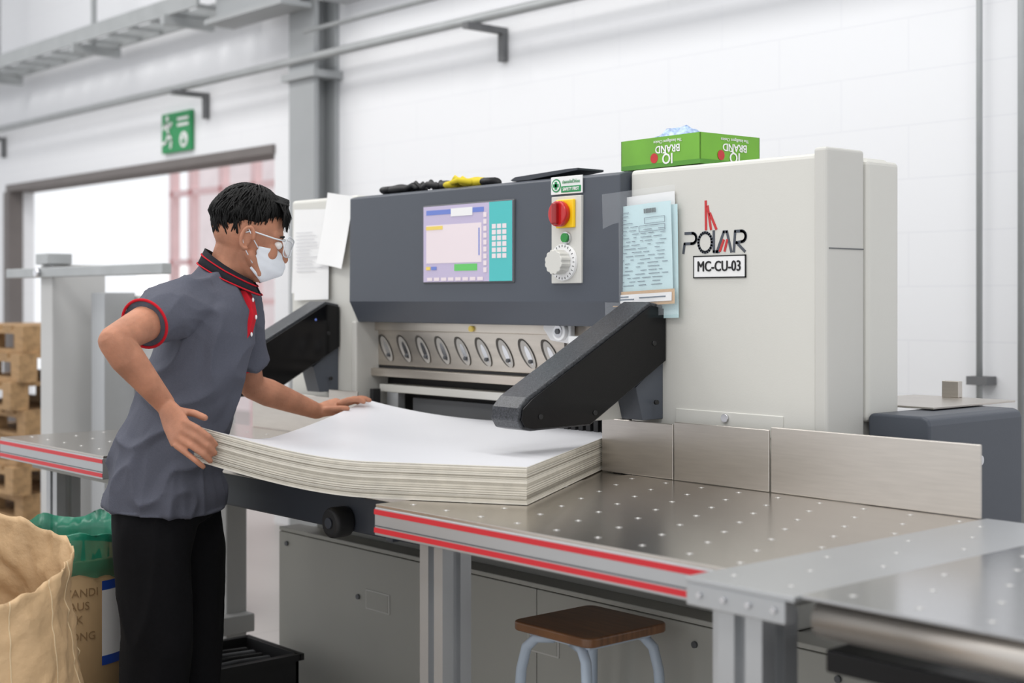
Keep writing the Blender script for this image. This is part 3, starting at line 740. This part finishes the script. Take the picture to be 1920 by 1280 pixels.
def ring(c,d,r,mr=.0036):
    d=d.normalized(); u=d.orthogonal().normalized(); v=d.cross(u)
    tube('sleeve_trim',[c+u*(r*math.cos(2*math.pi*k/40))+v*(r*math.sin(2*math.pi*k/40)) for k in range(41)],mr,M['shirtred'],PE,n=8)
ring(lerp(nS,nE,.528),nE-nS,.0605); ring(lerp(fS,fE,.69),fE-fS,.0605)
def collar(nm,h0,h1,off,m):
    V=[];F=[];n=48
    for k in range(n+1):
        a=math.radians(12+336*k/n)
        ca,sa=math.cos(a),math.sin(a)
        base=P(.170,0,1.420)
        for (h) in (h0,h1):
            rr=.062+off+ (1-h)*.018
            zf=-.040*ca
            V.append(base+ax*(rr*1.05*ca)+bxv*(rr*sa)+zx*(zf+(h-.5)*.040+ .006*max(0,-ca)) )
    for k in range(n): F.append((2*k,2*k+2,2*k+3,2*k+1))
    o=obj(nm,V,F,m,PE,smooth=True); s=o.modifiers.new('s','SOLIDIFY'); s.thickness=.003; return o
collar('collar',0,1,0,M['collard'])
collar('collar_trim',.02,.10,.003,M['shirtred']); collar('collar_trim',.60,.68,.003,M['shirtred'])
V=[];F=[]
zz=[1.375,1.345,1.31,1.27,1.235]; aa=[.226,.240,.246,.236,.226]
for i,(z,a) in enumerate(zip(zz,aa)):
    for b_ in (-.055,-.018): V.append(P(a-.004+(.004 if b_>-.03 else 0),b_,z))
    for b_ in (-.018,-.055): V.append(P(a-.03,b_,z))
for i in range(4):
    for k in range(4): F.append((i*4+k,i*4+(k+1)%4,(i+1)*4+(k+1)%4,(i+1)*4+k))
F.append((3,2,1,0)); F.append((16,17,18,19))
po=obj('placket',V,F,M['shirtred'],PE,smooth=False,bevel=.002)
for z,a in ((1.35,.236),(1.305,.244),(1.26,.232)):
    V=[];F=[];ellip(V,F,P(a+.002,-.038,z),(.003,.006,.006),(ax,bxv,zx),12,8); obj('button',V,F,M['white'],PE,smooth=True)
V=[];F=[]
tubeg(V,F,[P(.005,0,.88),P(.005,0,.84),P(.005,0,.78)],[(.145,.105),(.152,.117),(.152,.116)],28,ref=bxv,cap=False)
for sgn,a0 in ((-1,-.012),(1,.040)):
    tubeg(V,F,[P(a0*.3,sgn*.075,.83),P(a0,sgn*.080,.68),P(a0+.01,sgn*.085,.48),P(a0,sgn*.085,.28),P(a0,sgn*.09,.075)],[(.085,.112),(.084,.098),(.080,.086),(.078,.082),(.076,.078)],22,ref=bxv,cap=False)
solid('trousers',V,F,M['pants'],PE,0.008,4,disp=lambda v,n: noise.noise(Vector((v.x*9,v.y*9,v.z*6)))*.010+ridge(noise.noise(Vector((v.x*12,v.y*12,v.z*4))))*.006,label='black loose trousers')
for sgn,a0 in ((-1,-.02),(1,.035)):
    V=[];F=[];tubeg(V,F,[P(a0-.06,sgn*.10,.05),P(a0+.05,sgn*.105,.048),P(a0+.16,sgn*.115,.042)],[.048,.048,.038],16)
    V=[Vector((v.x,v.y,max(.001,v.z))) for v in V]; obj('shoe',V,F,M['blackm'],PE,smooth=True)

# ------------------------------------------------------------ things on the machine
def rotz(p,c,ang):
    x,y=p[0]-c[0],p[1]-c[1]; return (c[0]+x*math.cos(ang)-y*math.sin(ang),c[1]+x*math.sin(ang)+y*math.cos(ang),p[2])
GB=empty('paper_box',(-2.5,2.82,1.69),'open green copy paper box with upside-down lettering on the cutter','box')
cx,cy=-2.37,2.712; ang=math.radians(-3)
x0,x1,y0,y1,z0,z1=-2.662,-2.37,2.712,2.932,1.693,1.772
V=[];F=[]
t=.003
for b in ((x0,x1,y0,y0+t,z0,z1),(x0,x1,y1-t,y1,z0,z1),(x0,x0+t,y0,y1,z0,z1),(x1-t,x1,y0,y1,z0,z1),(x0,x1,y0,y1,z0,z0+t)): bx(V,F,*b)
V=[rotz(v,(cx,cy),ang) for v in V]
obj('box_body',V,F,M['green'],GB)
V=[];F=[];bx(V,F,x0+.002,x1+.0006,y0-.0006,y0,z0,z0+.012); bx(V,F,x1,x1+.0006,y0,y1,z0,z0+.012)
V=[rotz(v,(cx,cy),ang) for v in V]; obj('box_band',V,F,M['green2'],GB)
for (s,sz,dx,dz) in (('IQ',.038,-.115,.022),('BRAND',.027,-.115,.047),('The Intelligent Choice',.0115,-.115,.066)):
    p=rotz((x1+dx,y0-.0014,z0+dz),(cx,cy),ang); text('lettering',s,p,sz,M['white'],GB,rot=(math.pi/2,math.pi,ang),bold=.0006 if sz>.02 else 0)
    p=rotz((x1+.0014,y0+.125,z0+dz),(cx,cy),ang); text('lettering',s,p,sz,M['white'],GB,rot=(math.pi/2,math.pi,ang+math.pi/2),bold=.0006 if sz>.02 else 0)
p=rotz((x1-.165,y0-.0002,z0+.025),(cx,cy),ang); cyl('round_emblem',p,(p[0],p[1]-.001,p[2]),.013,M['redsw'],GB)
p=rotz((x1+.0002,y0+.075,z0+.025),(cx,cy),ang); cyl('round_emblem',p,(p[0]+.001,p[1],p[2]),.013,M['redsw'],GB)
V=[];F=[];gn=16
for j in range(gn):
    for i in range(gn):
        xx=-2.60+.17*i/(gn-1); yy=2.73+.14*j/(gn-1)
        e_=max(0.0,math.sin(math.pi*i/(gn-1)))*max(0.0,math.sin(math.pi*j/(gn-1)))
        V.append((xx,yy,1.735+.068*e_**.5+.012*noise.noise(Vector((xx*45,yy*45,0)))))
for j in range(gn-1):
    for i in range(gn-1): F.append((j*gn+i,j*gn+i+1,(j+1)*gn+i+1,(j+1)*gn+i))
obj('crumpled_wrapper',V,F,mat('blue_white_film',(160,182,230),.3,0,.5,90),GB)
prism('flat_tool',[(-3.08,1.694),(-3.06,1.702),(-2.84,1.711),(-2.80,1.711),(-2.80,1.705),(-2.86,1.700),(-3.0,1.690),(-3.07,1.690)],2.70,2.80,M['slate2'],None,.001,axis='y',label='thin dark gray flat tool lying on top of the cutter',cat='tool')
def glove(c,ang,m1,m2,lab):
    V=[];F=[]
    u=Vector((math.cos(ang),math.sin(ang),0)); w=Vector((-u.y,u.x,0)); c=Vector(c)
    tubeg(V,F,[c-u*.06,c-u*.02,c+u*.02],[(.013,.030),(.018,.036),(.012,.036)],14,ref=zx)
    for k in range(4):
        b=c+u*.02+w*(-.026+.017*k); tubeg(V,F,[b,b+u*.028+zx*(.010+.007*(k%2)),b+u*(.050-.006*abs(k-1.5))+zx*.001],[.0085,.0085,.007],10)
    tubeg(V,F,[c-u*.02+w*.034,c+u*.01+w*.055+zx*.006,c+u*.03+w*.06],[.01,.009,.007],10)
    V=[Vector((v.x,v.y,max(1.6895,v.z))) for v in V]
    e=empty('work_glove',tuple(c),lab,'glove',group='work gloves on the machine')
    obj('glove_body',V,F,m1,e,smooth=True)
    V=[];F=[];tubeg(V,F,[c-u*.09,c-u*.055],[(.013,.031),(.014,.032)],14,ref=zx,cap=False); V=[Vector((v.x,v.y,max(1.6895,v.z))) for v in V]; obj('cuff',V,F,m2,e,smooth=True)
ym=mat('glove_yellow',(205,185,40),.8,0,.1,40)
glove((-3.64,2.75,1.703),0.2,M['blackm'],M['blackm'],'black knitted work glove lying on top of the cutter')
glove((-3.47,2.77,1.703),2.9,M['blackm'],ym,'black knitted work glove with yellow cuff on the cutter')
glove((-3.31,2.75,1.703),3.3,ym,M['blackm'],'yellow work glove lying on top of the cutter')
def sheet(nm,x0,x1,z0,z1,y,m,par,tilt=0,curl=0.01,**k):
    V=[];F=[];n=8;c=((x0+x1)/2,z1)
    for j in range(n+1):
        for i in range(n+1):
            x=x0+(x1-x0)*i/n; z=z0+(z1-z0)*j/n
            dx,dz=x-c[0],z-c[1]
            X=c[0]+dx*math.cos(tilt)-dz*math.sin(tilt); Z=c[1]+dx*math.sin(tilt)+dz*math.cos(tilt)
            V.append((X,y-curl*(1-j/n)**1.6-curl*.5*((i/n-.5)*2)**2*(1-j/n),Z))
    for j in range(n):
        for i in range(n):
            a=j*(n+1)+i; F.append((a,a+1,a+n+2,a+n+1))
    return obj(nm,V,F,m,par,smooth=True,**k)
JP=empty('job_papers',(-2.55,2.69,1.6),'pale blue job sheets in a clear sleeve hanging on the housing','paper')
tl=math.radians(2.5)
sheet('sheet',-2.655,-2.440,1.32,1.622,2.694,M['white'],JP,tl,.002)
sheet('sheet',-2.640,-2.425,1.302,1.590,2.688,M['cyan'],JP,tl*.6,.002)
sheet('sheet',-2.667,-2.440,1.345,1.597,2.680,M['cyan'],JP,tl,.002)
sheet('card',-2.638,-2.420,1.336,1.374,2.672,M['kraft'],JP,tl,.001)
sheet('card_label',-2.632,-2.428,1.344,1.366,2.670,M['white'],JP,tl,.001)
def tp(x,z):
    dx,dz=x+2.556,z-1.6; return (-2.556+dx*math.cos(tl)-dz*math.sin(tl),1.6+dx*math.sin(tl)+dz*math.cos(tl))
lines=[]
random.seed(9)
for r in range(21):
    z=1.578-r*.0095
    if r<4:
        lines.append([tp(-2.655,z),tp(-2.60+random.random()*.03,z)])
    else:
        x=-2.652
        while x<-2.47:
            l=random.uniform(.008,.04); lines.append([tp(x,z),tp(min(x+l,-2.455),z)]); x+=l+random.uniform(.006,.03)
ribbons('printed_lines',lines,.0014,2.676,M['ink'],JP)
bl=[]
for (xa,xb,za,zb) in ((-2.53,-2.46,1.545,1.56),(-2.55,-2.46,1.525,1.54)):
    bl+= [[tp(xa,za),tp(xb,za)],[tp(xa,zb),tp(xb,zb)],[tp(xa,za),tp(xa,zb)],[tp(xb,za),tp(xb,zb)]]
ribbons('printed_box',bl,.001,2.6755,M['ink'],JP)
ribbons('barcode',[[tp(-2.53+i*.0035,1.572),tp(-2.53+i*.0035,1.583)] for i in range(12)],.0016,2.6755,M['inkblack'],JP)
ribbons('card_print',[[tp(-2.63,1.352),tp(-2.57,1.352)],[tp(-2.63,1.359),tp(-2.59,1.359)],[tp(-2.55,1.355),tp(-2.46,1.355)]],.003,2.6685,M['ink'],JP)
sheet('plastic_sleeve',-2.674,-2.415,1.308,1.635,2.667,M['glass'],JP,tl,.001)
sheet('notice_sheet',-4.215,-4.02,1.37,1.66,2.696,M['white'],None,math.radians(-2),.003,label='white printed notice sheet taped to the housing',cat='paper',group='notices on the housing')
no=sheet('notice_sheet',-4.20,-3.99,1.35,1.60,2.688,M['white'],None,math.radians(1),.003,label='white printed notice sheet taped to the housing',cat='paper',group='notices on the housing')
random.seed(3)
ribbons('printed_lines',[[(-4.18,1.58-r*.012),(-4.18+random.uniform(.08,.16),1.58-r*.012)] for r in range(12)],.0016,2.681,mat('faint_ink',(180,180,186),.7),no)
sheet('notice_sheet',-4.00,-3.85,1.46,1.70,2.69,M['white'],None,math.radians(-8),.016,label='loose curling white sheet hanging by its top edge',cat='paper',group='notices on the housing')

# ------------------------------------------------------------ stool
SO=(-2.345,2.30)
STL=empty('stool',(SO[0],SO[1],0),'square wooden-seat stool with pale blue tubular steel legs','stool')
h=.130;sz=.610
n=8;prof2=[]
for (sx,sy) in ((1,1),(-1,1),(-1,-1),(1,-1)):
    a0={(1,1):0,(-1,1):90,(-1,-1):180,(1,-1):270}[(sx,sy)]
    for k in range(n+1):
        a=math.radians(a0+90*k/n); prof2.append((SO[0]+sx*(h-.025)+.025*math.cos(a),SO[1]+sy*(h-.025)+.025*math.sin(a)))
prism('seat',prof2,sz-.022,sz,M['wood'],STL,.005,axis='z')
box('seat_frame',SO[0]-.10,SO[0]+.10,SO[1]-.10,SO[1]+.10,sz-.035,sz-.022,M['tube'],STL,.004)
for (sx,sy) in ((1,1),(-1,1),(-1,-1),(1,-1)):
    x,y=SO
    tube('leg',[(x+sx*.03,y+sy*.085,sz-.030),(x+sx*.075,y+sy*.098,sz-.036),(x+sx*.098,y+sy*.108,sz-.06),(x+sx*.108,y+sy*.115,sz-.11),(x+sx*.135,y+sy*.14,.02)],.0125,M['tube'],STL,n=14)
    cyl('rubber_foot',(x+sx*.1345,y+sy*.1395,.03),(x+sx*.136,y+sy*.141,0),.014,M['blackm'],STL,n=14)
for s in (-1,1):
    cyl('stretcher',(SO[0]-.125,SO[1]+s*.13,.16),(SO[0]+.125,SO[1]+s*.13,.16),.008,M['tube'],STL)
    cyl('stretcher',(SO[0]+s*.128,SO[1]-.12,.19),(SO[0]+s*.128,SO[1]+.12,.19),.008,M['tube'],STL)
    V=[];F=[]; tubeg(V,F,[(SO[0]-.12,SO[1]+s*.128,.30),(SO[0]-.06,SO[1]+s*.112,.36),(SO[0],SO[1]+s*.108,.38),(SO[0]+.06,SO[1]+s*.112,.36),(SO[0]+.12,SO[1]+s*.128,.30)],[.006]*5,10)
    obj('brace',V,F,M['tube'],STL,smooth=True)

# ------------------------------------------------------------ sack, drum, crate
SK=(-3.255,1.195)
V=[];F=[];NA=120;NB=60
acam=math.atan2(-SK[1],-SK[0])
for j in range(NB+1):
    t=j/NB
    for i in range(NA):
        a=2*math.pi*i/NA
        nx=Vector((math.cos(a)*2,math.sin(a)*2,3))
        top=.758-.062*math.cos(a-acam)+.030*noise.noise(nx*1.3)+.008*noise.noise(nx*4)
        z=.005+t*top
        r=.222+.040*math.sin(min(1,t*1.15)*math.pi*.9)+.018*noise.noise(Vector((math.cos(a)*2,math.sin(a)*2,t*3)))
        r+=(1-min(1,abs(noise.noise(Vector((math.cos(a)*3+t*3,math.sin(a)*3,t*5))))*4.5))*.009-.004
        r+=(1-min(1,abs(noise.noise(Vector((math.cos(a)*8,math.sin(a)*8-t*6,t*9))))*5.5))*.005
        if t>.85: r+= .010*noise.noise(Vector((math.cos(a)*4,math.sin(a)*4,t*12)))+.004*(t-.85)/.15
        if t<.05: r*=.9
        V.append((SK[0]+r*math.cos(a),SK[1]+r*math.sin(a),z))
for j in range(NB):
    for i in range(NA):
        a=j*NA+i;b=j*NA+(i+1)%NA; F.append((a,b,b+NA,a+NA))
F.append(tuple(range(NA-1,-1,-1)))
sk=obj('woven_sack',V,F,M['sack'],smooth=True,label='large open tan woven polypropylene sack standing on the floor',cat='sack'); s_=sk.modifiers.new('s','SOLIDIFY'); s_.thickness=.0015
sp_=mat('stripe_pale',(216,194,158),.7)
for k in range(14):
    a=2*math.pi*k/14+.1
    i=int(a/(2*math.pi)*NA)%NA
    pts=[Vector(V[j*NA+i])+Vector((math.cos(a),math.sin(a),0))*.0005 for j in range(2,NB+1)]
    tube('woven_stripe',pts,.0014,sp_,sk,n=6)
DR=(-3.755,1.648)
D=empty('fibre_drum',(DR[0],DR[1],0),'brown cardboard drum bin lined with a green plastic bag','bin')
r=.185
V=[];F=[];n=48
for (rr,z) in ((r-.004,0.02),(r,.0),(r,.655),(r-.01,.66),(r-.01,.02)):
    for k in range(n): V.append((DR[0]+rr*math.cos(2*math.pi*k/n),DR[1]+rr*math.sin(2*math.pi*k/n),z))
for j in range(1,4):
    for k in range(n): F.append((j*n+k,j*n+(k+1)%n,(j+1)*n+(k+1)%n,(j+1)*n+k))
F.append(tuple(4*n+k for k in range(n)))
F.append(tuple(n+k for k in range(n-1,-1,-1)))
obj('drum_shell',V,F,M['drum'],D,smooth=True)
V=[];F=[];NA=80
for j,(rr,z) in enumerate(((r+.003,.615),(r+.008,.63),(r+.008,.66),(r+.005,.69),(r+.006,.725),(r+.001,.728),(r-.008,.69),(r-.016,.55),(r-.03,.3))):
    for k in range(NA):
        a=2*math.pi*k/NA; w=.010*noise.noise(Vector((math.cos(a)*7,math.sin(a)*7,j*.6)))+(.003 if k%2 else 0)
        V.append((DR[0]+(rr+w)*math.cos(a),DR[1]+(rr+w)*math.sin(a),z+.025*noise.noise(Vector((math.cos(a)*3,math.sin(a)*3,9)))*(1 if j<6 else .3)))
for j in range(8):
    for k in range(NA): F.append((j*NA+k,j*NA+(k+1)%NA,(j+1)*NA+(k+1)%NA,(j+1)*NA+k))
obj('bag_liner',V,F,M['binbag'],D,smooth=True,label='green plastic liner')
azc=math.atan2(-DR[1],-DR[0])
def wrapf(az,z0,rr):
    def f(c):
        a=az+c.x/rr; return Vector((DR[0]+(rr+c.z)*math.cos(a),DR[1]+(rr+c.z)*math.sin(a),z0+c.y))
    return f
for (s,z) in (('STANDI',.575),('AUS',.54),('K',.505),('KONG',.46)):
    text('stencil_lettering',s,(0,0,0),.030,M['stencil'],D,wrap=wrapf(azc+.26,z,r+.0015))
V=[];F=[]
for j,z in enumerate((.375,.40,.43,.54,.575,.60)):
    for i in range(9):
        a=azc+.60+i*.09; V.append((DR[0]+(r+.002)*math.cos(a),DR[1]+(r+.002)*math.sin(a),z))
MI=[]
for j in range(5):
    for i in range(8): F.append((j*9+i,j*9+i+1,(j+1)*9+i+1,(j+1)*9+i)); MI.append(1 if j in(0,4) else 0)
obj('paper_label',V,F,[M['white'],M['blue']],D,midx=MI,smooth=True,label='white and blue paper label')
CX,CY=-3.83,2.2
CR=empty('plastic_crate',(CX,CY,0),'black plastic crate of tools on the floor by the cutter','crate')
V=[];F=[]
hx,hy,zt=.15,.17,.275
for b in ((CX-hx,CX+hx,CY-hy,CY-hy+.01,0.0,zt),(CX-hx,CX+hx,CY+hy-.01,CY+hy,0.0,zt),(CX-hx,CX-hx+.01,CY-hy,CY+hy,0.0,zt),(CX+hx-.01,CX+hx,CY-hy,CY+hy,0.0,zt),(CX-hx,CX+hx,CY-hy,CY+hy,0.0,.01),
  (CX-hx-.012,CX+hx+.012,CY-hy-.012,CY-hy+.004,zt-.02,zt),(CX-hx-.012,CX+hx+.012,CY+hy-.004,CY+hy+.012,zt-.02,zt),(CX-hx-.012,CX-hx+.004,CY-hy,CY+hy,zt-.02,zt),(CX+hx-.004,CX+hx+.012,CY-hy,CY+hy,zt-.02,zt)): bx(V,F,*b)
obj('crate_body',V,F,M['blackm'],CR)
for i in range(5):
    xx=CX-.10+i*.045; V=[];F=[]
    tubeg(V,F,[(xx,CY-.12,.245),(xx+.03,CY+.0,.26),(xx+.02,CY+.12,.25)],[.010,.007,.010],10)
    bx(V,F,xx-.012,xx+.012,CY-.14,CY-.11,.237,.255)
    obj('hand_tool',V,F,M['groove'] if i%2 else M['blackm'],None,smooth=False,label='metal hand tool lying in the black crate',cat='tool',group='tools in the crate')

# ------------------------------------------------------------ lift machine, pallets
LM=empty('stack_lift',(-5.6,2.9,0),'light gray stack lift with upright post beside the far side table','machine')
box('lift_body',-6.0,-5.3,2.75,3.1,0.02,1.37,M['putty3'],LM,.01)
box('upright_post',-5.90,-5.78,2.5,2.74,0.0,1.50,M['putty3'],LM,.006)
box('post_cap',-5.88,-5.76,2.47,2.58,1.50,1.545,M['galv'],LM,.004)
box('cross_rail',-6.2,-4.75,2.47,2.51,1.445,1.485,M['galv'],LM,.004)
box('upright_post',-5.62,-5.5,2.6,2.74,0.0,1.38,M['alu'],LM,.004)
box('guide_rail',-6.13,-6.02,2.7,2.9,0,1.36,M['putty'],LM,.004)
cyl('rail_knob',(-5.84,2.47,1.465),(-5.84,2.45,1.465),.018,M['chrome'],LM)
def pallet(z,x0,y0,m,name='wooden_pallet'):
    V=[];F=[]
    for k in range(7): bx(V,F,x0+k*.145,x0+k*.145+.11,y0,y0+.8,z+.115,z+.135)
    for k in range(3): bx(V,F,x0,x0+.98,y0+k*.35,y0+k*.35+.09,z+.095,z+.115)
    for k in range(3):
        for q in range(3): bx(V,F,x0+k*.44,x0+k*.44+.10,y0+q*.35,y0+q*.35+.09,z+.02,z+.095)
    for k in range(3): bx(V,F,x0,x0+.98,y0+k*.35,y0+k*.35+.09,z,z+.02)
    return obj(name,V,F,m,label='wooden pallet in a pile beside the stack lift',cat='pallet',group='pile of wooden pallets')
for i in range(9): pallet(.001+i*.136,-7.70+.03*(i%2),2.7+.03*(i%3),M['crate'])
RK=empty('rail_frame',(-7.2,2.3,0),'pale gray tubular rail standing before the pallets','rail')
cyl('rail_tube',(-8.2,2.35,1.25),(-6.35,2.35,1.25),.020,M['alu'],RK)
cyl('rail_post',(-6.60,2.35,0),(-6.60,2.35,1.25),.018,M['alu'],RK)
cyl('rail_post',(-7.9,2.35,0),(-7.9,2.35,1.25),.018,M['alu'],RK)

# ------------------------------------------------------------ light
w=bpy.data.worlds.new('world'); scene.world=w; w.use_nodes=True
bgn=w.node_tree.nodes['Background']; bgn.inputs[0].default_value=(0.95,0.97,1.0,1); bgn.inputs[1].default_value=1.1
def area(x,y,z,sx,sy,p,rot=(0,0,0),c=(1,.985,.96)):
    l=bpy.data.lights.new('ceiling_lamp','AREA'); l.shape='RECTANGLE'; l.size=sx; l.size_y=sy; l.energy=p; l.color=c
    o=bpy.data.objects.new('ceiling_lamp',l); COL.objects.link(o); o.location=(x,y,z); o.rotation_euler=rot
for x in (-9,-6,-3,0):
    for y in (-.6,2.2): area(x,y,4.85,2.2,1.2,53)
